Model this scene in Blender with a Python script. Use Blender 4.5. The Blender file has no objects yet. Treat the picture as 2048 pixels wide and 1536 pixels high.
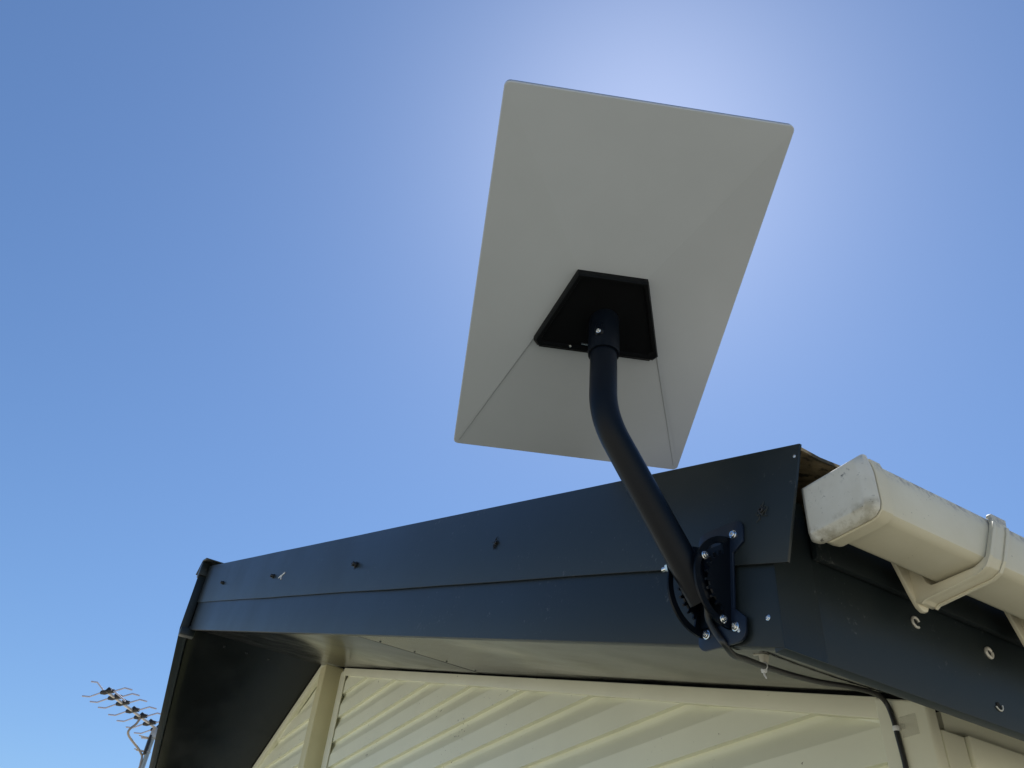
import bpy, bmesh, math, random
from mathutils import Vector, Matrix

random.seed(7)
sc = bpy.context.scene
col = sc.collection
GZ = 2.0                      # camera height above the ground; the layout below is measured from the camera
V = Vector

# ------------------------------------------------------------------ camera
cam_d = bpy.data.cameras.new("camera")
cam = bpy.data.objects.new("camera", cam_d)
col.objects.link(cam)
RX = V((0.5063519, 0.85869007, 0.07911464))
UP = V((0.5233826, -0.37894457, 0.76319831))
FW = V((-0.68533087, 0.34503969, 0.64130274))
m = Matrix((RX, UP, -FW)).transposed().to_4x4()
m.translation = V((0, 0, GZ))
cam.matrix_world = m
cam_d.sensor_width = 36.0
cam_d.lens = 1649.877 / 2048 * 36.0
cam_d.clip_start = 0.02
cam_d.clip_end = 3000
sc.camera = cam

# ------------------------------------------------------------------ sky, sun, exposure
SUN = V((-0.42744, 0.35702, 0.83056)).normalized()
w = bpy.data.worlds.new("World")
sc.world = w
w.use_nodes = True
nt = w.node_tree
bg = nt.nodes["Background"]
sky = nt.nodes.new("ShaderNodeTexSky")
sky.sky_type = 'NISHITA'
sky.sun_disc = False
sky.sun_elevation = math.asin(SUN.z)
sky.sun_rotation = math.atan2(SUN.x, SUN.y)
sky.altitude = 0
sky.air_density = 1.25
sky.dust_density = 0.36
sky.ozone_density = 10.0
nt.links.new(sky.outputs[0], bg.inputs[0])
bg.inputs[1].default_value = 0.085
sl = bpy.data.lights.new("sun", 'SUN')
sl.energy = 5.0
sl.angle = math.radians(0.53)
sl.color = (1.0, 0.95, 0.87)
so = bpy.data.objects.new("sun", sl)
col.objects.link(so)
so.rotation_euler = SUN.to_track_quat('Z', 'Y').to_euler()
so.location = SUN * 30
sc.view_settings.view_transform = 'Standard'
sc.view_settings.look = 'None'
sc.view_settings.exposure = 0.485
sc.view_settings.gamma = 1.0

# ------------------------------------------------------------------ materials
MATS = {}
def mat(name, c, rough=0.5, metal=0.0, spec=0.5, var=0.0, vscale=8.0, bump=0.0, bscale=200.0,
        dirt=None, dscale=40.0, dthr=0.66, dwid=0.08, rvar=0.0, dmask=3.0, c2=None):
    """Principled material: broad colour variation, fine bump, optional specks of dirt."""
    if name in MATS:
        return MATS[name]
    mt = bpy.data.materials.new(name)
    mt.use_nodes = True
    t = mt.node_tree
    L = t.links.new
    p = t.nodes["Principled BSDF"]
    p.inputs["Roughness"].default_value = rough
    p.inputs["Metallic"].default_value = metal
    p.inputs["Specular IOR Level"].default_value = spec
    p.inputs["Base Color"].default_value = (*c, 1)
    tc = t.nodes.new("ShaderNodeTexCoord")
    cur = None
    if var > 0 or c2:
        n = t.nodes.new("ShaderNodeTexNoise")
        n.inputs["Scale"].default_value = vscale
        n.inputs["Detail"].default_value = 6
        n.inputs["Roughness"].default_value = 0.6
        L(tc.outputs["Object"], n.inputs["Vector"])
        r = t.nodes.new("ShaderNodeValToRGB")
        a = [max(0, x * (1 - var)) for x in c]
        b = [min(1, x * (1 + var)) for x in (c2 or c)]
        r.color_ramp.elements[0].position = 0.3
        r.color_ramp.elements[1].position = 0.7
        r.color_ramp.elements[0].color = (*a, 1)
        r.color_ramp.elements[1].color = (*b, 1)
        L(n.outputs["Fac"], r.inputs["Fac"])
        cur = r.outputs["Color"]
        if rvar > 0:
            mr = t.nodes.new("ShaderNodeMapRange")
            mr.inputs["To Min"].default_value = max(0.02, rough - rvar)
            mr.inputs["To Max"].default_value = min(1, rough + rvar)
            mr.inputs["From Min"].default_value = 0.3
            mr.inputs["From Max"].default_value = 0.7
            L(n.outputs["Fac"], mr.inputs["Value"])
            L(mr.outputs["Result"], p.inputs["Roughness"])
    if dirt:
        n1 = t.nodes.new("ShaderNodeTexNoise")
        n1.inputs["Scale"].default_value = dscale
        n1.inputs["Detail"].default_value = 4
        n1.inputs["Roughness"].default_value = 0.65
        L(tc.outputs["Object"], n1.inputs["Vector"])
        n2 = t.nodes.new("ShaderNodeTexNoise")
        n2.inputs["Scale"].default_value = dmask
        n2.inputs["Detail"].default_value = 3
        L(tc.outputs["Object"], n2.inputs["Vector"])
        ad = t.nodes.new("ShaderNodeMath")
        ad.operation = 'MULTIPLY_ADD'
        ad.inputs[1].default_value = 0.5
        L(n2.outputs["Fac"], ad.inputs[0])
        L(n1.outputs["Fac"], ad.inputs[2])
        mr = t.nodes.new("ShaderNodeMapRange")
        mr.inputs["From Min"].default_value = dthr + 0.25
        mr.inputs["From Max"].default_value = dthr + 0.25 + dwid
        L(ad.outputs[0], mr.inputs["Value"])
        mx = t.nodes.new("ShaderNodeMix")
        mx.data_type = 'RGBA'
        L(mr.outputs["Result"], mx.inputs[0])
        if cur:
            L(cur, mx.inputs[6])
        else:
            mx.inputs[6].default_value = (*c, 1)
        mx.inputs[7].default_value = (*dirt, 1)
        cur = mx.outputs[2]
    if cur:
        L(cur, p.inputs["Base Color"])
    if bump > 0:
        n = t.nodes.new("ShaderNodeTexNoise")
        n.inputs["Scale"].default_value = bscale
        n.inputs["Detail"].default_value = 3
        L(tc.outputs["Object"], n.inputs["Vector"])
        b = t.nodes.new("ShaderNodeBump")
        b.inputs["Strength"].default_value = bump
        b.inputs["Distance"].default_value = 0.002
        L(n.outputs["Fac"], b.inputs["Height"])
        L(b.outputs["Normal"], p.inputs["Normal"])
    MATS[name] = mt
    return mt

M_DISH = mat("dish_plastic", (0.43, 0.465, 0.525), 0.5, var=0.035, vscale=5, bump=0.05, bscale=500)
M_EDGE = mat("dish_edge", (0.03, 0.034, 0.045), 0.5, var=0.05)
M_BLACK = mat("black_plastic", (0.003, 0.0034, 0.0045), 0.5, spec=0.14, var=0.15, vscale=20, bump=0.1, bscale=700)
M_PIPE = mat("black_powder_coat", (0.0012, 0.0030, 0.0070), 0.40, spec=0.22, var=0.2, vscale=15, bump=0.15, bscale=900, rvar=0.05)
M_PLATE = mat("blue_black_steel", (0.008, 0.014, 0.030), 0.33, spec=0.4, var=0.15, vscale=20, bump=0.1, bscale=900)
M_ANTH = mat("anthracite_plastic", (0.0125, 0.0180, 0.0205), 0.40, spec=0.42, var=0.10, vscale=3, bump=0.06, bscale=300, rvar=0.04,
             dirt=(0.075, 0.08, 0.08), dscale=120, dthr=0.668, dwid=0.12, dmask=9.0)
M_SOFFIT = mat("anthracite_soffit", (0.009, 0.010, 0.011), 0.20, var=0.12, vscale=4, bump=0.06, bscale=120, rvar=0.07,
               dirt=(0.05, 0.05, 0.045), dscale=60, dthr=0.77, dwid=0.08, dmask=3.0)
M_CREAM = mat("cream_cladding", (0.84, 0.845, 0.68), 0.42, var=0.05, vscale=3, bump=0.05, bscale=150,
              dirt=(0.16, 0.13, 0.08), dscale=80, dthr=0.715, dwid=0.04, dmask=7)
M_TRIM = mat("cream_trim", (0.84, 0.83, 0.665), 0.42, var=0.05, vscale=5, bump=0.05, bscale=150,
             dirt=(0.22, 0.18, 0.11), dscale=50, dthr=0.74, dwid=0.06, dmask=5)
M_GUT = mat("weathered_white_plastic", (0.63, 0.58, 0.44), 0.5, spec=0.35, var=0.05, vscale=9, c2=(0.64, 0.60, 0.48), bump=0.06, bscale=250,
            dirt=(0.12, 0.11, 0.09), dscale=130, dthr=0.70, dwid=0.06, dmask=14)
def add_grime(mt, lo, hi, colr, axis=2, nscale=60.0, amount=0.8, thr=0.42):
    t = mt.node_tree; L = t.links.new; p = t.nodes["Principled BSDF"]
    src = p.inputs["Base Color"].links[0].from_socket
    tc = t.nodes.new("ShaderNodeTexCoord"); sx = t.nodes.new("ShaderNodeSeparateXYZ"); L(tc.outputs["Object"], sx.inputs[0])
    a = t.nodes.new("ShaderNodeMapRange"); a.interpolation_type = 'SMOOTHSTEP'
    a.inputs["From Min"].default_value = lo; a.inputs["From Max"].default_value = hi
    L(sx.outputs[axis], a.inputs["Value"])
    n = t.nodes.new("ShaderNodeTexNoise"); n.inputs["Scale"].default_value = nscale; n.inputs["Detail"].default_value = 6; n.inputs["Roughness"].default_value = 0.7
    L(tc.outputs["Object"], n.inputs["Vector"])
    b = t.nodes.new("ShaderNodeMapRange"); b.inputs["From Min"].default_value = thr; b.inputs["From Max"].default_value = thr + 0.16
    L(n.outputs["Fac"], b.inputs["Value"])
    mm = t.nodes.new("ShaderNodeMath"); mm.operation = 'MULTIPLY'; L(a.outputs["Result"], mm.inputs[0]); L(b.outputs["Result"], mm.inputs[1])
    m2 = t.nodes.new("ShaderNodeMath"); m2.operation = 'MULTIPLY'; L(mm.outputs[0], m2.inputs[0]); m2.inputs[1].default_value = amount
    mx = t.nodes.new("ShaderNodeMix"); mx.data_type = 'RGBA'
    L(m2.outputs[0], mx.inputs[0]); L(src, mx.inputs[6]); mx.inputs[7].default_value = (*colr, 1)
    L(mx.outputs[2], p.inputs["Base Color"])
    return mt
M_GUTC = add_grime(add_grime(mat("stained_white_plastic", (0.58, 0.56, 0.49), 0.45, var=0.06, vscale=12, c2=(0.62, 0.61, 0.57), bump=0.06, bscale=250,
             dirt=(0.09, 0.10, 0.11), dscale=150, dthr=0.64, dwid=0.10, dmask=22), 0.020, 0.010, (0.19, 0.155, 0.08), nscale=40, thr=0.44, amount=0.5), 0.02, 0.075, (0.12, 0.13, 0.14), nscale=170, thr=0.58, amount=0.55)
add_grime(M_GUT, 0.052, 0.072, (0.17, 0.16, 0.18), nscale=90, thr=0.47, amount=0.75)
M_STEEL = mat("zinc_screw", (0.75, 0.76, 0.77), 0.22, 1.0, var=0.1, vscale=300)
M_DARK = mat("dark_void", (0.006, 0.006, 0.006), 0.9)
M_CABLE = mat("cable_sheath", (0.022, 0.023, 0.024), 0.45, var=0.1, vscale=30)
M_NYLON = mat("white_nylon", (0.62, 0.60, 0.52), 0.45, var=0.08, vscale=60)

M_WHITE = mat("white_clip", (0.75, 0.76, 0.78), 0.4)
M_ALU = mat("weathered_aluminium", (0.55, 0.51, 0.47), 0.45, 0.5, var=0.15, vscale=12)
M_ROD = mat("aluminium_rod", (0.42, 0.42, 0.50), 0.45, 0.6, var=0.1, vscale=12)
M_BLK2 = mat("aerial_plastic", (0.014, 0.014, 0.015), 0.5)
M_MAST = mat("galvanised_mast", (0.34, 0.36, 0.35), 0.5, 0.55, var=0.15, vscale=9)
M_COAX = mat("grey_coax", (0.34, 0.29, 0.25), 0.5)
M_RUST = mat("lichen_sheet", (0.20, 0.145, 0.08), 0.8, var=0.35, vscale=30, c2=(0.30, 0.24, 0.15), bump=0.6, bscale=90,
             dirt=(0.05, 0.045, 0.03), dscale=50, dthr=0.55, dwid=0.1, dmask=20)
M_ROOF = mat("roof_sheet", (0.07, 0.075, 0.08), 0.6, var=0.25, vscale=6, bump=0.4, bscale=60)
M_HOOK = mat("hook_metal", (0.55, 0.53, 0.48), 0.4, 0.4, var=0.2, vscale=200)
M_BRONZE = mat("dull_screw", (0.03, 0.032, 0.035), 0.35, 0.3)
M_CLEAR = None
M_GROUND = mat("ground_gravel", (0.47, 0.43, 0.34), 0.9, var=0.15, vscale=0.6, c2=(0.44, 0.42, 0.33), bump=0.8, bscale=30)

# ------------------------------------------------------------------ mesh helpers
class MB:
    def __init__(s):
        s.v = []; s.f = []
    def add(s, vs, fs):
        k = len(s.v)
        s.v += [tuple(x) for x in vs]
        s.f += [[i + k for i in f] for f in fs]
        return s
    def hexa(s, p):          # 8 corners: bottom 0-3, top 4-7
        return s.add(p, [(3, 2, 1, 0), (4, 5, 6, 7), (0, 1, 5, 4), (1, 2, 6, 5), (2, 3, 7, 6), (3, 0, 4, 7)])
    def box(s, x0, x1, y0, y1, z0, z1):
        return s.hexa([(x0, y0, z0), (x1, y0, z0), (x1, y1, z0), (x0, y1, z0),
                       (x0, y0, z1), (x1, y0, z1), (x1, y1, z1), (x0, y1, z1)])
    def loft(s, loops, cap=True, closed=True):
        n = len(loops[0]); fs = []; vs = [q for lp in loops for q in lp]
        for i in range(len(loops) - 1):
            for j in range(n if closed else n - 1):
                a = i * n + j; b = i * n + (j + 1) % n
                fs.append((a, b, b + n, a + n))
        if cap:
            fs.append(tuple(range(n))[::-1]); fs.append(tuple(range((len(loops) - 1) * n, len(loops) * n)))
        return s.add(vs, fs)
    def tube(s, pts, r, n=16, cap=True):
        pts = [V(p) for p in pts]
        rs = r if isinstance(r, (list, tuple)) else [r] * len(pts)
        t0 = (pts[1] - pts[0]).normalized()
        u = t0.orthogonal().normalized()
        loops = []
        for i, p in enumerate(pts):
            t = ((pts[min(i + 1, len(pts) - 1)] - pts[max(i - 1, 0)])).normalized()
            u = (u - t * u.dot(t)).normalized(); b = t.cross(u)
            loops.append([p + (u * math.cos(2 * math.pi * k / n) + b * math.sin(2 * math.pi * k / n)) * rs[i] for k in range(n)])
        return s.loft(loops, cap)
    def extr(s, poly, d):     # polygon (list of 3D points) swept by vector d
        d = V(d)
        return s.loft([[V(p) for p in poly], [V(p) + d for p in poly]])
    def build(s, name, m, parent=None, bevel=0.0, smooth=True, ang=35, seg=2, loc=None):
        me = bpy.data.meshes.new(name)
        off = V((0, 0, 0))
        if loc is not None: off = V(loc)
        if parent is not None:
            q = parent
            off = V((0, 0, 0))
            while q is not None:
                off = off + q.location; q = q.parent
            off = off - V((0, 0, GZ))
        me.from_pydata([tuple(V(p) - off) for p in s.v], [], s.f)
        bm = bmesh.new(); bm.from_mesh(me)
        bmesh.ops.recalc_face_normals(bm, faces=bm.faces)
        if bevel > 0:
            es = [e for e in bm.edges if len(e.link_faces) == 2 and e.calc_face_angle(0) > math.radians(25)]
            bmesh.ops.bevel(bm, geom=es, offset=bevel, segments=seg, profile=0.5, affect='EDGES', clamp_overlap=True)
        bm.to_mesh(me); bm.free()
        if smooth:
            me.shade_smooth()
            me.set_sharp_from_angle(angle=math.radians(ang))
        me.materials.append(m)
        o = bpy.data.objects.new(name, me); col.objects.link(o)
        if parent is not None:
            o.parent = parent
        else:
            o.location = off + V((0, 0, GZ))
        return o

def tag(o, label, cat, group=None):
    o["label"] = label; o["category"] = cat
    if group: o["group"] = group
    return o
def empty(name, loc, label, cat, group=None):
    o = bpy.data.objects.new(name, None); col.objects.link(o)
    o.empty_display_size = 0.1
    o.location = V(loc) + V((0, 0, GZ))
    return tag(o, label, cat, group)
def place(name, me, loc, zdir, parent=None, spin=0.0):
    """an object from shared mesh data, its local Z turned to zdir, at a point given from the camera"""
    o = bpy.data.objects.new(name, me); col.objects.link(o)
    p = V(loc) + V((0, 0, GZ))
    if parent is not None:
        o.parent = parent; q = parent
        while q is not None:
            p = p - q.location; q = q.parent
    o.location = p
    o.rotation_mode = 'QUATERNION'
    o.rotation_quaternion = V(zdir).to_track_quat('Z', 'Y') @ Matrix.Rotation(spin, 3, 'Z').to_quaternion()
    return o
def mesh_of(mb, name, m, bevel=0.0):
    o = mb.build(name, m, None, bevel)
    me = o.data
    bpy.data.objects.remove(o)
    return me

def lathe_mesh(name, prof, m, n=20, socket=0.0, hexhead=False):
    mb = MB(); loops = []
    nn = 6 if hexhead else n
    for (r, z) in prof:
        loops.append([V((r * math.cos(2 * math.pi * k / nn), r * math.sin(2 * math.pi * k / nn), z)) for k in range(nn)])
    mb.loft(loops)
    return mesh_of(mb, name, m)

# pan-head screw with a washer flange and a recessed socket, radius 1 unit = 1 m scaled per use
def screw_mesh(name, r, m, h=None):
    h = h or r * 0.5
    prof = [(r * 0.95, 0), (r, h * .15), (r, h * .35), (r * .78, h * .42), (r * .76, h * .9), (r * .66, h), (r * .36, h), (r * .34, h * .45), (r * .05, h * .4)]
    return lathe_mesh(name, prof, m, 18)
S_BIG = screw_mesh("screw", 0.0057, M_STEEL, 0.0045)
S_SMALL = screw_mesh("screw", 0.0036, M_STEEL, 0.0022)
S_TINY = screw_mesh("screw", 0.0022, M_STEEL, 0.0015)
S_DULL = screw_mesh("screw", 0.0052, M_BRONZE, 0.005)
S_PIN = screw_mesh("screw", 0.0028, M_BRONZE, 0.002)
S_CAP = screw_mesh("screw", 0.0085, M_BRONZE, 0.014)

# ------------------------------------------------------------------ ground
def ground():
    mb = MB(); R = 1500
    mb.add([(-R, -R, -2.0), (R, -R, -2.0), (R, R, -2.0), (-R, R, -2.0)], [(0, 1, 2, 3)])
    o = mb.build("ground", M_GROUND, smooth=False)
    o["kind"] = "structure"
ground()
M_DIMMER = mat("bounce_dimmer_green", (0.045, 0.06, 0.02), 0.9, var=0.3, vscale=3, c2=(0.06, 0.065, 0.025), bump=0.8, bscale=60)
bounce_dimmer = MB().add([(-7.6, -2.3, -1.994), (1.2, -2.3, -1.994), (1.2, 12, -1.994), (-7.6, 12, -1.994)], [(0, 1, 2, 3)]).build("bounce_dimmer", M_DIMMER, smooth=False)  # unseen dark green sheet, added to dim light bounced off the near ground
bounce_dimmer["kind"] = "structure"

# ------------------------------------------------------------------ the lodge
XR = -4.2                                   # ridge line
EX = -0.63                                  # eave fascia plane
WX = -0.812                                 # side wall plane
WY = 1.19                                   # gable wall plane
YB = 9.0                                    # back of the building
LX = -7.58                                  # far side wall
def fy(x): return 0.7253 + 0.056 * x        # front of the near bargeboard
def fbot(x): return -0.3247 * x + 0.1848
def fseam(x): return -0.3353 * x + 0.2813
def ftop(x): return -0.3463 * x + 0.4354
def wtop(x): return 1.43 - 0.309 * (x + 3.82)          # top of the wall under the near slope
def wtopl(x): return 1.546 + 0.352 * (x + 4.18)        # under the far slope
AP = -4.187                                 # wall apex

lodge = empty("lodge", (-3.0, 3.0, -2.0), "cream clad lodge with anthracite grey gable boards and soffits", "building")

# wall core behind the cladding, keeps the building closed
mb = MB()
poly = [(WX - 0.03, WY + 0.02, -2.0), (WX - 0.03, WY + 0.02, wtop(WX) + 0.03), (AP, WY + 0.02, wtop(AP) + 0.03), (LX, WY + 0.02, wtopl(LX) + 0.03), (LX, WY + 0.02, -2.0)]
mb.extr(poly, (0, YB - WY, 0))
core = mb.build("wall_core", M_DARK, lodge, smooth=False)

# shiplap profile: (inward depth, height) of one board
PITCH = 0.1085
PROF = [(0.016, 0.0), (0.0, 0.0), (0.0, 0.054), (0.0008, 0.0563), (0.0050, 0.0685), (0.0095, 0.0805), (0.0128, 0.0880), (0.0146, 0.0930), (0.0150, 0.0980), (0.0150, 0.1145), (0.018, 0.1145)]
Z0 = 0.9715 + 3 * PITCH
gw = MB().extr([(WX - 0.04, WY + 0.018, -2.0), (WX - 0.04, WY + 0.018, wtop(WX)), (AP, WY + 0.018, wtop(AP)), (LX, WY + 0.018, wtopl(LX)), (LX, WY + 0.018, -2.0)],
               (0, 0.0015, 0)).build("gable_wall", M_CREAM, lodge, smooth=False)
def x_r(z): return -3.82 - (z - 1.43 + 0.02) / 0.309   # right end where the rake trim covers it
def x_l(z): return -4.18 + (z - 1.546 + 0.018) / 0.352
for k in range(-1, 31):
    z0 = Z0 - PITCH * k
    if z0 > 1.40: continue
    lo = []; hi = []
    xa = -3.832
    xb = WX - 0.085
    for (d, h) in PROF:
        z = z0 + h
        lo.append((xa, WY + d, z)); hi.append((max(xa + 0.0005, min(xb, x_r(z))), WY + d, z))
    if hi[1][0] > xa + 0.02:
        MB().loft([lo, hi]).build("siding_board", M_CREAM, gw, ang=17)
    lo = []; hi = []
    xa = -4.045
    for (d, h) in PROF:
        z = z0 + h
        lo.append((min(xa - 0.0005, max(LX, x_l(z))), WY + d, z)); hi.append((xa, WY + d, z))
    if lo[1][0] < xa - 0.02:
        MB().loft([lo, hi]).build("siding_board", M_CREAM, gw, ang=17)

# trims round the gable cladding
def strip(f0, xa, xb, h0, h1, ya, yb):
    return MB().hexa([(xa, ya, f0(xa) - h1), (xb, ya, f0(xb) - h1), (xb, yb, f0(xb) - h1), (xa, yb, f0(xa) - h1),
                      (xa, ya, f0(xa) - h0), (xb, ya, f0(xb) - h0), (xb, yb, f0(xb) - h0), (xa, yb, f0(xa) - h0)])
strip(wtop, -3.80, WX - 0.088, 0.0, 0.036, WY - 0.007, WY + 0.012).build("rake_trim", M_TRIM, lodge, bevel=0.002)
strip(wtopl, LX, -4.05, 0.0, 0.046, WY - 0.016, WY + 0.012).build("rake_trim", M_TRIM, lodge, bevel=0.002)
# square cover post over the joint of the two halves, with cladding channels beside it
mb = MB().box(-3.965, -3.885, WY - 0.075, WY + 0.015, -1.9, wtop(-3.93) - 0.012)
M_POST = mat("aged_cream_cover", (0.74, 0.69, 0.44), 0.45, var=0.05, vscale=5, bump=0.05, bscale=150)
post = mb.build("cover_post", M_POST, lodge, bevel=0.006, seg=3)
MB().box(-3.842, -3.768, WY - 0.0065, WY - 0.0030, -1.9, wtop(-3.79) - 0.01).build("cladding_channel", M_TRIM, lodge, bevel=0.0008)
MB().box(-4.075, -4.05, WY - 0.013, WY - 0.010, -1.9, wtopl(-4.2) - 0.01).build("cladding_channel", M_TRIM, lodge, bevel=0.0008)

# corner trim of the wall (two leaves)
ct = wtop(WX - 0.05) + 0.004
mb = MB().hexa([(WX - 0.092, WY - 0.010, -2.0), (WX, WY - 0.010, -2.0), (WX, WY + 0.014, -2.0), (WX - 0.092, WY + 0.014, -2.0),
                (WX - 0.092, WY - 0.010, wtop(WX - 0.092) - 0.002), (WX, WY - 0.010, wtop(WX) - 0.002), (WX, WY + 0.014, wtop(WX) - 0.002), (WX - 0.092, WY + 0.014, wtop(WX - 0.092) - 0.002)])
mb.build("corner_trim", M_TRIM, lodge, bevel=0.005, seg=3)
MB().box(WX - 0.02, WX + 0.0006, WY + 0.0142, WY + 0.066, -2.0, 0.46).build("corner_trim", M_TRIM, lodge, bevel=0.002)

# side wall with its own shiplap boards
sw = MB().box(WX - 0.03, WX - 0.018, WY + 0.05, YB, -2.0, 0.5).build("side_wall", M_CREAM, lodge, smooth=False)
for k in range(7, 31):
    z0 = Z0 - PITCH * k - 0.055
    lo = [(WX - d, WY + 0.070, z0 + h) for d, h in PROF]; hi = [(WX - d, YB, z0 + h) for d, h in PROF]
    if z0 + 0.12 < 0.47:
        MB().loft([lo, hi]).build("siding_board", M_CREAM, sw, ang=17)
MB().box(WX - 0.012, WX + 0.006, WY + 0.070, YB, 0.415, 0.462).build("rake_trim", M_TRIM, lodge, bevel=0.002)
MB().box(LX, LX + 0.02, WY + 0.02, YB, -2.0, 0.4).build("side_wall", M_CREAM, lodge, smooth=False)

# ---- near bargeboard: lower board, upper cover board lapped over it
def board(xa, xb, f0, f1, ya_, yb_, xa1=None, xb1=None, n=1):
    xa1 = xa if xa1 is None else xa1; xb1 = xb if xb1 is None else xb1
    mb = MB(); loops = []
    for i in range(n + 1):
        t = i / n; x0 = xa + (xb - xa) * t; x1 = xa1 + (xb1 - xa1) * t
        loops.append([(x0, ya_(x0), f0(x0)), (x1, ya_(x1), f1(x1)), (x1, yb_(x1), f1(x1)), (x0, yb_(x0), f0(x0))])
    return mb.loft(loops)
low = board(XR + 0.01, EX - 0.0005, fbot, lambda x: fseam(x) + 0.03, lambda x: fy(x), lambda x: fy(x) + 0.014, n=6).build("bargeboard", M_ANTH, lodge, bevel=0.0012)
# thin returned lip under the lower board
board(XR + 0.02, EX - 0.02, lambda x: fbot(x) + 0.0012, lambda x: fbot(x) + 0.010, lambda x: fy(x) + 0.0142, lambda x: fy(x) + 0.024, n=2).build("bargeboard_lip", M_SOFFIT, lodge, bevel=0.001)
def wav(x): return 0.0007 * math.sin(5.1 * x + .6) + 0.0005 * math.sin(11.3 * x)
upb = board(XR + 0.012, -0.6045, lambda x: fseam(x) + wav(x), ftop, lambda x: fy(x) - 0.0055 + wav(x) * .6, lambda x: fy(x) - 0.0012 + wav(x) * .6, XR + 0.012, -0.560, n=24)
cover = upb.build("cover_board", M_ANTH, lodge, bevel=0.0008)
# fasteners along the cover board and the lower board
def on_board(px, pz, d=0.0056): return (px, fy(px) - d, pz)
nb = (0.056, -1, 0)
for (x, z) in ((-3.718, 1.6155), (-2.872, 1.3265), (-2.038, 1.0445), (-1.282, 0.794)):
    place("screw", S_CAP if x < -1.5 else S_DULL, on_board(x, z), nb, cover)
place("screw", S_DULL, on_board(-0.6305, 0.5646), nb, cover)
place("rivet", S_TINY, on_board(-0.5704, 0.6152), nb, cover)
place("screw", S_SMALL, on_board(-0.648, 0.4308, 0.0), nb, low)

M_WEB = mat("old_cobweb", (0.006, 0.0065, 0.007), 0.8)
M_WEB2 = mat("grey_cobweb", (0.04, 0.045, 0.045), 0.8)
for (x, z, sz) in ((-0.6305, 0.5646, 0.011), (-1.282, 0.794, 0.012), (-2.038, 1.0445, 0.010)):
    wb = MB()
    for q in range(7):
        cx = x + random.uniform(-sz, sz) * .8; cz = z + random.uniform(-sz, sz) * .5
        pts_ = [V((cx + random.uniform(-.3, .3) * sz + .25 * sz * math.sin(2.3 * t_ + q), fy(cx) - 0.0062 - random.uniform(0, .002), cz + sz * (.6 - t_ * .33))) for t_ in range(5)]
        wb.tube(pts_, sz * 0.045, 5)
    wb.build("cobweb", M_WEB if x < -1 else M_WEB2, cover)
mk = MB()
for a_, b_ in (((-2.800, 1.293), (-2.765, 1.290)), ((-2.765, 1.290), (-2.735, 1.289)), ((-2.768, 1.291), (-2.764, 1.274))):
    mk.tube([(a_[0], fy(a_[0]) - 0.0062, a_[1]), (b_[0], fy(b_[0]) - 0.0062, b_[1])], [0.0016, 0.0030], 6)
mk.build("paint_scrape", M_WHITE, cover)

# ---- eave fascia (runs back from the corner) with its own cover board
MB().box(EX - 0.016, EX, fy(EX) + 0.0005, YB, 0.3885, 0.56).build("eave_fascia", M_ANTH, lodge, bevel=0.0012)
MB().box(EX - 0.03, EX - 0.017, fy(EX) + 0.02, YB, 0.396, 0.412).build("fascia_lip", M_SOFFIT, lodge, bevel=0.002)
MB().box(EX + 0.003, EX + 0.012, fy(EX) + 0.066, YB, 0.519, 0.605).build("eave_cover_board", M_ANTH, lodge, bevel=0.0012)
MB().box(EX + 0.0002, EX + 0.0014, fy(EX) - 0.0008, fy(EX) + 0.0655, 0.3882, 0.60).build("corner_cover", M_ANTH, lodge)

# ---- soffits: two panels each slope, a shadow gap to the wall
def sof(x, t):      # near slope, t=0 at the bargeboard, 1 at the wall
    y0 = fy(x) + 0.0145; y1 = WY - 0.0055
    return (x, y0 + (y1 - y0) * t, (fbot(x) + 0.012) * (1 - t) + (wtop(x) + 0.0045) * t)
def panel(fn, xa0, xb0, xa1, xb1, n=8):
    mb = MB(); loops = []
    for i in range(n + 1):
        t = i / n
        a = V(fn(xa0 + (xa1 - xa0) * t, t)); b = V(fn(xb0 + (xb1 - xb0) * t, t)); u = V((0, 0, 0.008))
        loops.append([a, b, b + u, a + u])
    return mb.loft(loops)
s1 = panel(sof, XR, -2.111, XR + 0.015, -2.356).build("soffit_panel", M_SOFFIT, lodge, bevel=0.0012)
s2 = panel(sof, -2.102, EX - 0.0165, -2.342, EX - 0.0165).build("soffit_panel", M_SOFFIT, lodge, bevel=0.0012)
for t in (0.22, 0.45, 0.68, 0.9):
    p = sof(-2.09 - 0.24 * t + 0.02, t); place("screw", S_PIN, p, (-0.3, 0, -1), s2)
p = sof(-0.80, 0.62); place("screw", S_PIN, p, (-0.3, 0, -1), s2)
# far slope
def ly(s): return 0.487 + 0.184 * s
def lb(s): return 1.549 - 0.33 * s
def sofl(x, t):
    s = XR - x
    y0 = ly(s) + 0.001; y1 = WY - 0.012
    return (x, y0 + (y1 - y0) * t, (lb(s) + 0.010) * (1 - t) + (wtopl(x) + 0.012) * t)
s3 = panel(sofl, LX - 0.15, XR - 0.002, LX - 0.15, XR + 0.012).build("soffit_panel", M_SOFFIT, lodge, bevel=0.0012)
for t in (0.28, 0.45, 0.62):
    p = sofl(XR - 0.06, t); place("screw", S_DULL, p, (0.3, 0, -1), s3)
def slab(p, q_):
    u = V((0, 0, .03)); y = V((0, .03, 0)); p = V(p) + V((0, .001, .02)); q_ = V(q_) + V((0, .001, .02))
    MB().hexa([p, q_, q_ + y, p + y, p + u, q_ + u, q_ + u + y, p + u + y]).build("soffit_backing", M_DARK, lodge, smooth=False)
slab(sofl(LX - .15, 1), sofl(XR + .012, 1)); slab(sof(XR + .013, 1), sof(EX - .02, 1))
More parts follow.
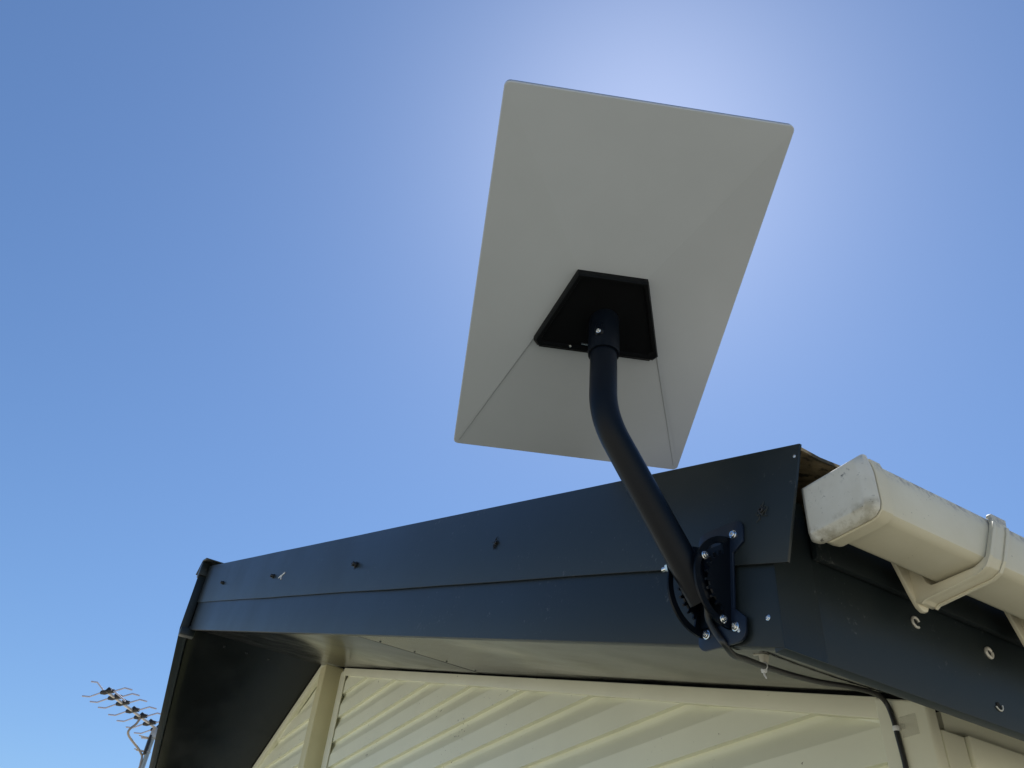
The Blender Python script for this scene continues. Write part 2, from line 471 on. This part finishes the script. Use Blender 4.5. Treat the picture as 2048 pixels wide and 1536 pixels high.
# far bargeboard, runs away from the viewer and shows its mitred end
def lf(s): return 0.447 + 0.190 * s
mb = MB(); loops = []
for s_ in (0.0, 1.2, 2.4, 3.6):
    x = XR - s_; zt = 1.885 - 0.345 * s_
    loops.append([(x, lf(s_), lb(s_) - 0.004), (x, lf(s_), zt), (x, ly(s_) , zt), (x, ly(s_), lb(s_) - 0.004)])
mb.loft(loops); mb.build("bargeboard", M_ANTH, lodge, bevel=0.002)
# end bracket and folded ridge cap at the apex
mb = MB().box(XR - 0.012, XR + 0.03, 0.452, 0.520, 1.508, 1.545)
mb.build("apex_bracket", M_ANTH, lodge, bevel=0.003)
yr0 = 0.444
zr = ftop(XR) + 0.022
mb = MB()
mb.extr([(XR - 0.10, yr0, zr - 0.040), (XR, yr0, zr), (XR + 0.12, yr0, zr - 0.038), (XR + 0.12, yr0, zr - 0.044), (XR, yr0, zr - 0.007), (XR - 0.10, yr0, zr - 0.046)], (0, YB - yr0, 0))
rc = mb.build("ridge_cap", M_ANTH, lodge, bevel=0.002)
mb = MB().extr([(XR - 0.04, yr0 + 0.002, zr - 0.085), (XR - 0.04, yr0 + 0.002, zr - 0.025), (XR, yr0 + 0.002, zr - 0.010), (XR + 0.012, yr0 + 0.002, zr - 0.014), (XR + 0.012, yr0 + 0.002, zr - 0.085)], (0, 0.05, 0))
mb.build("ridge_end_cap", M_ANTH, lodge, bevel=0.003)
place("screw", S_DULL, (XR + 0.0125, yr0 + 0.03, zr - 0.05), (1, 0, 0), rc)

# ---- roof: two sheets, the near one overhanging the gutter
mb = MB(); loops = []
n = 40
for i in range(n + 1):
    y = fy(EX) + 0.001 + (YB - fy(EX)) * (i / n) ** 1.6
    wv = 0.004 * math.sin(y * 26 + 2.2) + 0.002 * math.sin(y * 61) if i else 0
    u_ = min(1.0, max(0.0, (y - 0.691) / 0.075))
    x1 = -0.5605 + 0.022 * u_ + 0.002 * math.sin(y * 17) * u_; z1 = ftop(-0.5605) - 0.0045 - 0.024 * u_ ** 0.7 + wv * u_
    x0 = -0.585; z0 = ftop(-0.585) + wv * .3 - 0.0045
    x00 = -0.75; z00 = ftop(-0.75) - 0.0045
    if i == 0:
        pts = [(x00, fy(-0.75) + .004, z00), (x0, y, z0), (-0.5605, y, ftop(-0.56) - .0045), (-0.5605, y, ftop(-0.56) - .0095), (x0, y, z0 - 0.006), (x00, fy(-0.75) + .004, z00 - 0.006)]
    else:
        pts = [(x00, max(y, fy(-0.75)), z00), (x0, y, z0), (x1, y, z1), (x1, y, z1 - 0.005), (x0, y, z0 - 0.006), (x00, max(y, fy(-0.75)), z00 - 0.006)]
    loops.append(pts)
mb.loft(loops)
roof = mb.build("roof_edge", M_RUST, lodge, ang=50)
MB().hexa([(XR, fy(XR) + .003, ftop(XR) - .010), (-0.62, fy(-0.62) + .003, ftop(-0.62) - .010), (-0.62, YB, ftop(-0.62) - .010), (XR, YB, ftop(XR) - .010),
           (XR, fy(XR) + .003, ftop(XR) - .002), (-0.62, fy(-0.62) + .003, ftop(-0.62) - .002), (-0.62, YB, ftop(-0.62) - .002), (XR, YB, ftop(XR) - .002)]).build("roof_sheet", M_ROOF, lodge, smooth=False)
mb = MB(); loops = []
for (s_, ) in ((0.0,), (3.75,)):
    x = XR - s_; z = 1.885 - 0.345 * s_
    loops.append([(x, lf(s_) + .004, z + .001), (x, YB, z + .001), (x, YB, z + .007), (x, lf(s_) + .004, z + .007)])
mb.loft(loops); mb.build("roof_sheet", M_ROOF, lodge)

# ------------------------------------------------------------------ gutter
gut = empty("roof_gutter", (-0.535, 0.695, 0.505), "weathered white square plastic gutter along the eave on the right", "gutter")
def gprof(o=0.0, bk=0.0):          # outer outline of the channel, grown by o; from back top round to front top
    X = -0.566 - bk
    return [(X - o, 0.577), (X - o, 0.520 - o * .4), (X + 0.002 - o * .8, 0.511 - o * .8), (X + 0.007, 0.5065 - o), (X + 0.012, 0.505 - o), (-0.503, 0.505 - o), (-0.496 + o * .4, 0.5065 - o * .9),
            (-0.491 + o * .8, 0.511 - o * .6), (-0.489 + o, 0.518 - o * .3), (-0.4885 + o, 0.555), (-0.4900 + o, 0.566), (-0.493 + o, 0.577)]
def ginner(th, o=0.0, bk=0.0):
    X = -0.566 - bk
    return [(X - o + th, 0.577), (X - o + th, 0.522), (X + 0.005, 0.513), (X + 0.009, 0.510), (X + 0.013, 0.505 - o + th), (-0.504, 0.505 - o + th), (-0.498, 0.510),
            (-0.4935, 0.514), (-0.489 + o - th, 0.520), (-0.4885 + o - th, 0.555), (-0.4900 + o - th, 0.566), (-0.493 + o - th, 0.577)]
def ring(y, o, th=0.003, bk=0.0):
    return [(x, y, z) for x, z in gprof(o, bk)] + [(x, y, z) for x, z in reversed(ginner(th, o, bk))]
ch = MB().loft([ring(0.72, 0.0), ring(1.0, 0.0), ring(YB, 0.0)]).build("channel", M_GUT, gut, bevel=0.0, ang=30)
# stop end: flat face with a soft dished edge, then a socket ring behind it
def capl(y, o, top):
    return [(x, y, z if z < 0.57 else top) for x, z in gprof(o, 0.017)]
loops = [capl(0.6990, -0.0085, 0.573), capl(0.6992, -0.0072, 0.5745), capl(0.7006, -0.0055, 0.5765), capl(0.7030, -0.0022, 0.579), capl(0.7055, 0.0010, 0.581), capl(0.7080, 0.0028, 0.5815), capl(0.7125, 0.0030, 0.5815)]
MB().loft(loops).build("stop_end", M_GUTC, gut, ang=60)
MB().loft([ring(0.7115, 0.0012, 0.004, 0.004), ring(0.7142, 0.0012, 0.004, 0.004)]).build("seal_groove", M_BLK2, gut)
MB().loft([ring(0.7141, 0.0035, 0.0045, 0.006), ring(0.7152, 0.0045, 0.006, 0.006), ring(0.7315, 0.0045, 0.006, 0.006), ring(0.7328, 0.0030, 0.0045, 0.006)]).build("socket_ring", M_GUT, gut, ang=30)
# brackets: a strap round the front, a solid cheek behind, leaning a little along the gutter
def bracket(y):
    out = [(-0.592, 0.556), (-0.592, 0.494), (-0.588, 0.487), (-0.581, 0.486), (-0.576, 0.489), (-0.500, 0.4940), (-0.489, 0.499), (-0.4832, 0.510), (-0.4826, 0.555), (-0.484, 0.567), (-0.4870, 0.5835), (-0.494, 0.585)]
    inn = [(-0.571, 0.556), (-0.571, 0.516), (-0.568, 0.507), (-0.563, 0.5025), (-0.556, 0.5018), (-0.504, 0.5025), (-0.4945, 0.5055), (-0.4888, 0.512), (-0.4880, 0.555), (-0.4890, 0.566), (-0.4920, 0.5785), (-0.495, 0.5795)]
    sh = lambda z: 0.042 * max(0.0, z - 0.505) / 0.075
    P = lambda yy, x, z: (x, yy + sh(z) * (1 if x > -0.52 else 0), z)
    loop = lambda yy: [P(yy, x, z) for x, z in out] + [P(yy, x, z) for x, z in reversed(inn)]
    b = MB().loft([loop(y), loop(y + 0.028)]).build("bracket", M_GUT, gut, bevel=0.001)
    for ya, yb in ((y - 0.0010, y + 0.0045), (y + 0.0235, y + 0.029)):
        rib = [(x + 0.0020, z) if x > -0.4875 else (x, z - 0.0022) for x, z in out[3:10]]
        inner = out[3:10]
        MB().loft([[P(ya, x, z) for x, z in rib] + [P(ya, x, z) for x, z in reversed(inner)], [P(yb, x, z) for x, z in rib] + [P(yb, x, z) for x, z in reversed(inner)]]).build("rib", M_GUT, b, bevel=0.0005)
    # wall flange, wider at the top, rounded foot
    fl = [(y - 0.030, 0.552), (y - 0.004, 0.496), (y + 0.003, 0.484), (y + 0.011, 0.479), (y + 0.019, 0.481), (y + 0.025, 0.490), (y + 0.060, 0.552)]
    MB().extr([(-0.5945, a_, z) for a_, z in fl], (0.0065, 0, 0)).build("flange", M_GUT, b, bevel=0.0016)
    for sx, z in ((y + 0.011, 0.512), (y + 0.011, 0.535)):
        place("screw", S_SMALL, (-0.588, sx, z), (1, 0, 0), b)
bracket(0.885)
bracket(1.105)

# ------------------------------------------------------------------ hooks screwed into the eave fascia
def cap_mesh(name, r, w, gap):
    """a flat plastic ring left round a screw hole, broken open by gap degrees, over a dark hole"""
    mb = MB()
    a1 = math.radians(360 - gap)
    n = 22
    arc = [V((r * math.cos(a1 * i / n), r * math.sin(a1 * i / n), 0.0012)) for i in range(n + 1)]
    mb.tube(arc, w, 10)
    return mesh_of(mb, name, M_HOOK)
HOLE = lathe_mesh("screw_hole", [(0.0038, 0.0), (0.0038, 0.0008), (0.0030, 0.0009), (0.0004, 0.0009)], M_DARK, 16)
def cap_ring(name, r, w, gap, y, z, x, label, spin):
    o = place(name, cap_mesh(name, r, w, gap), (x, y, z), (1, 0, 0), None, spin)
    tag(o, label, "screw cap")
    h = bpy.data.objects.new("screw_hole", HOLE); col.objects.link(h); h.parent = o
cap_ring("screw_cap", 0.0066, 0.0019, 75, 0.934, 0.4905, EX + 0.0004, "broken C shaped plastic screw cap on the dark fascia just below the gutter bracket foot", 0.3)
cap_ring("screw_cap", 0.0062, 0.0024, 12, 1.077, 0.4890, EX + 0.0004, "complete round plastic screw cap on the dark fascia, rightmost under the gutter", 0.5)
cap_ring("screw_cap", 0.0060, 0.0015, 150, 0.908, 0.555, EX + 0.0124, "broken screw cap in the black shadow right behind the gutter", 3.2)
cap_ring("screw_cap", 0.0072, 0.0011, 200, 1.064, 0.4165, EX + 0.0004, "open screw hole with a broken cap near the bottom edge of the dark fascia", 3.6)

# ------------------------------------------------------------------ satellite dish
R1 = V((0.38088407, 0.92748477, 0.03095864)).normalized()
R2 = V((0.88531519, -0.36825348, 0.27270277)); R2 = (R2 - R1 * R1.dot(R2)).normalized()
NN = R1.cross(R2)
if NN.z > 0: NN = -NN
T = V((-0.71239825, 0.49699565, 0.89238965))
def D(x, y, o): return T + R1 * x + R2 * y + NN * o
PX, PY = -0.7193, 0.5030                   # vertical top of the mounting pipe
dish = empty("satellite_dish", (PX, PY, 0.800), "flat rectangular white satellite dish seen from below against the sun", "satellite dish")
def rrect(hw, hh, r, o, n=6):
    pts = []
    for (sx, sy, a0) in ((1, 1, 0), (-1, 1, 90), (-1, -1, 180), (1, -1, 270)):
        for i in range(n + 1):
            a = math.radians(a0 + 90 * i / n)
            pts.append(D(sx * (hw - r) + r * math.cos(a), sy * (hh - r) + r * math.sin(a), o))
    return pts
HW, HH = 0.1925, 0.298
mb = MB()
outer = rrect(HW, HH, 0.008, 0.0)
inner_c = [D(0.0505, 0.057, 0.0165), D(-0.0505, 0.057, 0.0165), D(-0.0935, -0.063, 0.0165), D(0.0935, -0.063, 0.0165)]
lip = rrect(HW - 0.0012, HH - 0.0012, 0.0072, 0.0012)
k = 7
vs = rrect(HW, HH, 0.008, -0.004) + outer + lip + inner_c
fs = []
N = 4 * k
for i in range(N):
    j = (i + 1) % N
    fs.append((i, j, N + j, N + i)); fs.append((N + i, N + j, 2 * N + j, 2 * N + i))
for q in range(4):
    for i in range(k - 1):
        fs.append((2 * N + q * k + i, 2 * N + q * k + i + 1, 3 * N + q))
    a = 2 * N + q * k + k - 1; b = 2 * N + ((q + 1) % 4) * k
    qn = 3 * N + (q + 1) % 4
    if q in (0, 2):
        fs.append((a, b, qn, 3 * N + q))
    else:
        fs.append((a, b, qn, 3 * N + q))
fs.append((3 * N, 3 * N + 1, 3 * N + 2, 3 * N + 3))
fs.append(tuple(range(N))[::-1])
mb.add(vs, fs)
mb.build("back_shell", M_DISH, dish, ang=1.5)
MB().loft([rrect(HW - 0.0006, HH - 0.0006, 0.0075, -0.0042), rrect(HW - 0.0006, HH - 0.0006, 0.0075, -0.0085), rrect(HW - 0.004, HH - 0.004, 0.007, -0.0105)]).build("front_panel", M_EDGE, dish)
M_SEAM = mat("dish_seam", (0.25, 0.27, 0.30), 0.6)
for sx in (-1, 1):
    MB().tube([D(sx * 0.1835, -0.2885, 0.0018), D(sx * 0.0945, -0.0645, 0.0162)], [0.0004, 0.0012], 6).build("panel_seam", M_SEAM, dish)
# pipe adapter: wedge plate over the raised seat
ad0 = [(0.0515, 0.058), (-0.0515, 0.058), (-0.0955, -0.0625), (-0.089, -0.070), (0.089, -0.070), (0.0955, -0.0625)]
lo = [D(x, y, 0.012) for x, y in ad0]
l1 = [D(x, y, 0.0275) for x, y in ad0]
l2 = [D(x * .97, y * .965, 0.0305) for x, y in ad0]
l3 = [D(x * .90, y * .90, 0.0305) for x, y in ad0]
l4 = [D(x * .88, y * .88, 0.0265) for x, y in ad0]
ada = MB().loft([lo, l1, l2, l3, l4]).build("pipe_adapter", M_BLACK, dish)
MB().extr([D(-0.086, -0.0715, 0.010), D(0.086, -0.0715, 0.010), D(0.086, -0.0715, 0.024), D(-0.086, -0.0715, 0.024)], -R2 * 0.003).build("adapter_lip", M_BLACK, ada, bevel=0.0008)
# gusset that grows out of the plate into the socket
mb = MB(); loops = []
n = 24
for (zz, rr, sh) in ((0.8720, 0.0225, 0.0), (0.8500, 0.0226, 0.0), (0.8400, 0.0227, 0.0), (0.8300, 0.0228, 0.0), (0.8020, 0.0226, 0.0), (0.7975, 0.0224, 0.0), (0.7970, 0.0205, 0.0), (0.8100, 0.0198, 0)):
    loops.append([(PX + rr * math.cos(2 * math.pi * i / n) + sh * R2.x, PY + rr * math.sin(2 * math.pi * i / n) + sh * R2.y, zz) for i in range(n)])
mb.loft(loops, cap=False).build("pipe_socket", M_PIPE, dish)
# clamp screw in a tear-drop boss on the camera side of the socket
vdir = V((0.30, -0.93, 0)).normalized()
vdir = V((0.62, -0.78, 0)).normalized()
sd = vdir.cross(V((0, 0, 1)))
cc = V((PX, PY, 0.8235))
loops = []
for (dd, s) in ((0.018, 1.15), (0.0245, 1.0), (0.0262, 0.8)):
    lp = []
    for i in range(20):
        a = 2 * math.pi * i / 20
        zz = math.sin(a) * 0.0075
        if zz > 0: zz *= 2.3
        lp.append(cc + vdir * dd + sd * math.cos(a) * 0.0066 * s + V((0, 0, zz * s)))
    loops.append(lp)
boss = MB().loft(loops).build("screw_boss", M_PIPE, dish)
place("screw", screw_mesh("screw", 0.0040, M_STEEL, 0.003), cc + vdir * 0.0262 + V((0, 0, -0.003)), vdir, boss)
place("screw", S_TINY, D(-0.040, -0.062, 0.0306), NN, ada)
MB().extr([D(-0.024, -0.056, 0.0265), D(-0.013, -0.0565, 0.0265), D(-0.013, -0.0575, 0.0285), D(-0.024, -0.057, 0.0285)], -R2 * 0.0008).build("cable_latch", M_STEEL, ada)

# ------------------------------------------------------------------ mounting arm
arm = empty("dish_mount", (-0.712, fy(-.712), 0.49), "black bent pipe mount bolted to the grey gable board", "mount bracket")
def smooth_path(ctrl, n=10):
    """polyline with circular-ish blends: Catmull-Rom through the points"""
    P = [V(c) for c in ctrl]; out = []
    for i in range(len(P) - 1):
        p0 = P[max(i - 1, 0)]; p1 = P[i]; p2 = P[i + 1]; p3 = P[min(i + 2, len(P) - 1)]
        for j in range(n):
            t = j / n
            out.append(0.5 * ((2 * p1) + (p2 - p0) * t + (2 * p0 - 5 * p1 + 4 * p2 - p3) * t * t + (3 * p1 - p0 - 3 * p2 + p3) * t ** 3))
    out.append(P[-1]); return out
# pipe: straight, arc, straight, in the vertical plane x = PX
e = V((PX, 0.658, 0.469)); b0 = V((PX, PY, 0.690))
ddn = V((0, e.y - 0.5155, e.z - 0.664)).normalized()
tan_l = 0.040
corner = V((PX, PY, 0.6855))
ddn = (e - corner).normalized()
pts = [V((PX, PY, 0.845)), V((PX, PY, 0.78)), V((PX, PY, 0.735))]
p0 = corner + V((0, 0, tan_l)); p2 = corner + ddn * tan_l
for i in range(13):
    t = i / 12
    pts.append(p0 * (1 - t) ** 2 + corner * 2 * t * (1 - t) + p2 * t * t)
pts += [corner + (e - corner) * q for q in (0.35, 0.6, 0.85, 1.0)]
pts = [p for i, p in enumerate(pts) if i == 0 or (p - pts[i - 1]).length > 0.002]
rr = [0.0193] * len(pts)
pipe = MB().tube(pts, rr, 32, cap=True).build("pipe", M_PIPE, arm, ang=40)
MB().tube([e - ddn * 0.004, e + ddn * 0.0006], 0.0165, 24).build("pipe_bore", M_DARK, pipe)

TILT = math.radians(5.5)
bc = V((-0.7075, 0, 0.492))
def BP(u, vv, d):      # point on the wall plate: u to the right, vv up (slightly tilted), d out of the board
    x = bc.x + u * math.cos(TILT) + vv * math.sin(TILT)
    z = bc.z - u * math.sin(TILT) + vv * math.cos(TILT)
    return V((x, fy(x) - 0.006 - d, z))
def round_poly(w, h, r, n=5):
    pts = []
    for (sx, sy, a0) in ((1, 1, 0), (-1, 1, 90), (-1, -1, 180), (1, -1, 270)):
        for i in range(n + 1):
            a = math.radians(a0 + 90 * i / n)
            pts.append((sx * (w - r) + r * math.cos(a), sy * (h - r) + r * math.sin(a)))
    return pts
PW, PH = 0.0390, 0.0790
plate_pts = []
for (u, vv) in round_poly(PW, PH, 0.013):
    plate_pts.append((u, vv))
    if len(plate_pts) == 12:      # waist on the far side, ears above and below
        plate_pts += [(-PW, 0.050), (-0.030, 0.040), (-0.030, -0.040), (-PW, -0.050)]
plate_pts += [(PW, -0.050), (0.0215, -0.036), (0.0215, 0.036), (PW, 0.047)]
MB().loft([[BP(u, vv, 0.0) for u, vv in plate_pts], [BP(u, vv, 0.0035) for u, vv in plate_pts]]).build("wall_plate", M_PLATE, arm, bevel=0.0006)
wall_pl = [o for o in arm.children if o.name.startswith("wall_plate")][0]
for (u, vv) in ((0.0245, 0.0600), (0.0245, -0.0600), (-0.0235, -0.0600), (-0.0235, 0.0600)):
    place("screw", S_BIG, BP(u, vv, 0.0036), (0.06, -1, 0), wall_pl)
place("washer_chip", S_TINY, BP(0.029, -0.0655, 0.0036), (0.06, -1, 0), wall_pl)

# two curved cheek plates with toothed slots, either side of the pipe
def cheek(u0, name):
    th = 0.003
    RO, RI, RT, RC = 0.060, 0.0515, 0.0420, 0.0365
    def q(a, r, t):     # polar in the plane of the cheek; a=0 points straight out from the board
        d = 0.0035 + max(0.0, r * math.cos(a)) * 0.93; vv = r * math.sin(a) * 1.0 - 0.002
        p = BP(u0 + (t - 0.5) * th, vv, d)
        return p
    n = 48
    A0, A1 = math.radians(-90), math.radians(90)
    ang = [A0 + (A1 - A0) * i / n for i in range(n + 1)]
    # rim band
    o_ = [q(a, RO, 0) for a in ang]; i_ = [q(a, RI, 0) for a in reversed(ang)]
    o1 = [q(a, RO, 1) for a in ang]; i1 = [q(a, RI, 1) for a in reversed(ang)]
    rim = MB(); m_ = n + 1
    vs = [q(a, RO, 0) for a in ang] + [q(a, RI, 0) for a in ang] + [q(a, RO, 1) for a in ang] + [q(a, RI, 1) for a in ang]
    fs = []
    for i in range(n):
        fs += [(i, i + 1, m_ + i + 1, m_ + i), (2 * m_ + i, 3 * m_ + i, 3 * m_ + i + 1, 2 * m_ + i + 1), (i, 2 * m_ + i, 2 * m_ + i + 1, i + 1), (m_ + i, m_ + i + 1, 3 * m_ + i + 1, 3 * m_ + i)]
    fs += [(0, m_, 3 * m_, 2 * m_), (n, 2 * m_ + n, 3 * m_ + n, m_ + n)]
    rim.add(vs, fs)
    c = rim.build(name, M_PIPE, arm)
    # hub with teeth
    hub = MB(); outl = []
    for i in range(n * 2 + 1):
        a = A0 + (A1 - A0) * i / (n * 2)
        ph = (i % 8)
        r = RT if ph in (2, 3, 4) else RC
        if abs(a) > math.radians(74): r = RI + 0.0002
        outl.append((a, r))
    hub.loft([[q(a, r, 0.02) for a, r in outl], [q(a, r, 0.98) for a, r in outl]])
    hub.build("toothed_hub", M_PIPE, c, smooth=False)
    return c
ck_l = cheek(-0.0325, "cheek_plate")
ck_r = cheek(0.0155, "cheek_plate")
# spine that joins the cheeks
MB().hexa([BP(-0.031, -0.052, 0.0034), BP(0.014, -0.052, 0.0034), BP(0.014, 0.052, 0.0034), BP(-0.031, 0.052, 0.0034),
           BP(-0.031, -0.052, 0.0065), BP(0.014, -0.052, 0.0065), BP(0.014, 0.052, 0.0065), BP(-0.031, 0.052, 0.0065)]).build("spine", M_PIPE, arm)
S_BOLT = screw_mesh("bolt", 0.0052, M_STEEL, 0.005)
ux = (BP(1, 0, 0) - BP(0, 0, 0)).normalized()
def bolt(vv, d, right=True):
    if right: place("bolt", S_BOLT, BP(0.0172, vv, d), ux, ck_r)
bolt(0.020, 0.046); bolt(-0.053, 0.018)
MB().tube([BP(-0.034, 0.016, 0.0545), BP(-0.047, 0.016, 0.0545)], 0.0033, 14).build("bolt_end", M_STEEL, ck_l)
MB().tube([BP(-0.034, 0.016, 0.0545), BP(-0.038, 0.016, 0.0545)], 0.0062, 6).build("nut", M_STEEL, ck_l)

# ------------------------------------------------------------------ cable
cab_pts = [(PX + 0.003, 0.644, 0.490), (PX + 0.004, 0.657, 0.470), (-0.7235, 0.6665, 0.448), (-0.7160, 0.6715, 0.428), (-0.7085, 0.6745, 0.4145), (-0.7215, 0.700, 0.4120), (-0.7475, 0.745, 0.4265)]
cab_pts += [(-0.7783, 0.81, 0.4435), (-0.8102, 0.89, 0.4627), (-0.8369, 0.98, 0.4825), (-0.8504, 1.05, 0.498), (-0.8621, 1.115, 0.5097), (-0.8738, 1.158, 0.5148), (-0.8752, 1.174, 0.5055)]
cab_pts += [(-0.8712, 1.176, 0.4805), (-0.8700, 1.176, 0.458), (-0.8685, 1.176, 0.435), (-0.8675, 1.176, 0.40), (-0.868, 1.176, 0.25), (-0.868, 1.176, -0.5), (-0.868, 1.176, -1.95)]
tag(MB().tube(smooth_path(cab_pts, 8), 0.0041, 12).build("cable", M_CABLE, None, loc=(-0.868, 1.176, -1.95)),
    "dark grey cable leaving the mount and looping under the soffit to the wall", "cable")

# nylon cable tie on its saddle under the eave corner
tm = empty("cable_tie", (-0.7783, 0.81, 0.4435), "small off-white nylon cable tie holding the cable under the soffit corner", "cable tie")
tx = V((-0.7783, 0.81, 0.4435))
MB().extr([tx + V((-0.017, -0.002, 0.0185)), tx + V((0.006, 0.016, 0.0215)), tx + V((0.009, 0.010, 0.0195)), tx + V((-0.012, -0.008, 0.0165))], (0, 0, 0.0025)).build("saddle", M_NYLON, tm, bevel=0.0008)
MB().hexa([tx + V((-0.006, -0.002, 0.002)), tx + V((0.001, -0.003, 0.002)), tx + V((0.002, 0.004, 0.002)), tx + V((-0.005, 0.005, 0.002)),
           tx + V((-0.007, -0.003, 0.018)), tx + V((0.003, -0.002, 0.018)), tx + V((0.004, 0.008, 0.018)), tx + V((-0.006, 0.007, 0.018))]).build("stem", M_NYLON, tm, bevel=0.0008)
MB().tube([tx + V((0, -.001, 0)) + V((0.0047 * math.cos(a), 0.0, 0.0047 * math.sin(a))) for a in [2 * math.pi * k / 24 for k in range(25)]], 0.0013, 8).build("strap", M_WHITE, tm)
MB().hexa([tx + V((-0.004, -0.004, -0.0085)), tx + V((0.002, -0.004, -0.0085)), tx + V((0.002, 0.001, -0.0085)), tx + V((-0.004, 0.001, -0.0085)),
           tx + V((-0.005, -0.004, -0.003)), tx + V((0.003, -0.004, -0.003)), tx + V((0.003, 0.001, -0.003)), tx + V((-0.005, 0.001, -0.003))]).build("tie_head", M_WHITE, tm, bevel=0.0006)
MB().tube([tx + V((-0.001, -0.002, -0.008)), tx + V((0.0005, -0.003, -0.0125)), tx + V((0.003, -0.003, -0.0175))], [0.0016, 0.0014, 0.0009], 8).build("tie_tail", M_WHITE, tm)

# clear adhesive clip with a white band on the wall corner
mc = bpy.data.materials.new("clear_plastic"); mc.use_nodes = True
pb = mc.node_tree.nodes["Principled BSDF"]
pb.inputs["Base Color"].default_value = (0.45, 0.43, 0.36, 1); pb.inputs["Roughness"].default_value = 0.12
pb.inputs["Alpha"].default_value = 0.12
cl = empty("cable_clip", (-0.868, 1.1785, 0.4685), "clear adhesive clip with white band holding the cable to the wall corner", "cable clip")
MB().box(-0.8625, -0.8325, 1.1765, 1.1798, 0.4525, 0.4835).build("base", mc, cl, bevel=0.0008)
MB().tube([V((-0.8697 + 0.0052 * math.cos(a), 1.176 + 0.0049 * math.sin(a), 0.4675)) for a in [2 * math.pi * k / 20 for k in range(21)]], 0.0009, 8).build("core_ring", M_WHITE, cl)
lp = []
for zz in (0.4640, 0.4715):
    lp.append([V((-0.8697 + 0.0056 * math.cos(2 * math.pi * k / 20), 1.176 + 0.0053 * math.sin(2 * math.pi * k / 20), zz)) for k in range(20)])
MB().loft(lp).build("band", M_WHITE, cl, bevel=0.0006)
MB().box(-0.866, -0.853, 1.1715, 1.1765, 0.464, 0.4715).build("tongue", mc, cl, bevel=0.0008)

# ------------------------------------------------------------------ television aerial beyond the lodge
tv = empty("television_aerial", (-10.93, 1.235, -2.0), "television aerial with bent rods on a mast beyond the dark gable", "aerial")
BZ = 2.845
B0 = V((-10.12, 0.575, BZ + 0.005)); B1 = V((-11.33, 1.585, BZ - 0.03))
bd = (B1 - B0).normalized(); bp = V((0, 0, 1)).cross(bd).normalized()
if bp.y < 0: bp = -bp
MB().hexa([B0 + bp * -.012 + V((0, 0, -.012)), B1 + bp * -.012 + V((0, 0, -.012)), B1 + bp * .012 + V((0, 0, -.012)), B0 + bp * .012 + V((0, 0, -.012)),
           B0 + bp * -.012 + V((0, 0, .012)), B1 + bp * -.012 + V((0, 0, .012)), B1 + bp * .012 + V((0, 0, .012)), B0 + bp * .012 + V((0, 0, .012))]).build("boom", M_ALU, tv, bevel=0.003)
L = (B1 - B0).length
def rod(c, pts, parent):
    MB().tube([c + bp * a + bd * d + V((0, 0, z)) for a, d, z in pts], 0.0085, 8).build("rod", M_ROD, parent)
st = [0.02, 0.18, 0.35, 0.57, 0.76, 0.97, 1.16, 1.34]
for i, d in enumerate(st):
    c = B0 + bd * d
    hub = MB()
    hub.tube([c + bp * -.075 + V((0, 0, -.005)), c + bp * -.03 + V((0, 0, -.004)), c + bp * .03 + V((0, 0, .014)), c + bp * .075 + V((0, 0, .010))], [0.020, 0.026, 0.026, 0.020], 10)
    hub.tube([c + V((0, 0, .005)), c + bp * .02 + V((0, 0, .045))], [0.030, 0.022], 10)
    h = hub.build("director_block", M_BLK2, tv)
    rod(c, [(-.07, 0, -.006), (-.20, 0.01, -.050), (-.285, 0.0, -.048)], h)
    rod(c, [(.07, 0, .010), (.20, -.01, .045), (.285, 0.0, .030)], h)
    if i == 0:
        rod(c, [(-.05, 0, .012), (-.13, -0.05, .085), (-.20, -.06, .088)], h)
        rod(c, [(.05, -.02, .020), (.13, .03, -.02), (.22, .05, -.075)], h)
# mast, clamp, coax
MX = B0 + bd * 1.13
mx, my = MX.x, MX.y
MB().tube([(mx, my, -2.0), (mx, my, 0.5), (mx, my, BZ - 0.10)], 0.026, 16).build("mast", M_MAST, tv)
clp = MB().box(mx - 0.045, mx + 0.045, my - 0.045, my - 0.020, BZ - 0.32, BZ - 0.11).build("clamp", M_BLK2, tv, bevel=0.004)
for zz in (BZ - 0.14, BZ - 0.29):
    MB().tube([(mx + 0.02, my - 0.16, zz), (mx + 0.02, my + 0.03, zz)], 0.006, 8).build("u_bolt", M_ALU, clp)
    MB().tube([(mx - 0.02, my - 0.13, zz), (mx - 0.02, my + 0.03, zz)], 0.006, 8).build("u_bolt", M_ALU, clp)
MB().hexa([(mx - .03, my - .05, BZ - .13), (mx + .03, my - .05, BZ - .13), (mx + .03, my + .05, BZ - .13), (mx - .03, my + .05, BZ - .13),
           (mx - .02, my - .03, BZ - .012), (mx + .02, my - .03, BZ - .012), (mx + .02, my + .03, BZ - .012), (mx - .02, my + .03, BZ - .012)]).build("boom_clamp", M_ALU, tv, bevel=0.004)
c5 = B0 + bd * st[4]
MB().tube(smooth_path([c5 + V((0, 0, -.01)), c5 + V((0, -.02, -.08)), c5 + V((0, -.07, -.20)), V((mx, my - .085, BZ - .30)), V((mx, my - .035, BZ - .42)), V((mx, my - .033, BZ - .9)), V((mx, my - .033, -1.9))], 6), 0.013, 8).build("coax", M_COAX, tv)
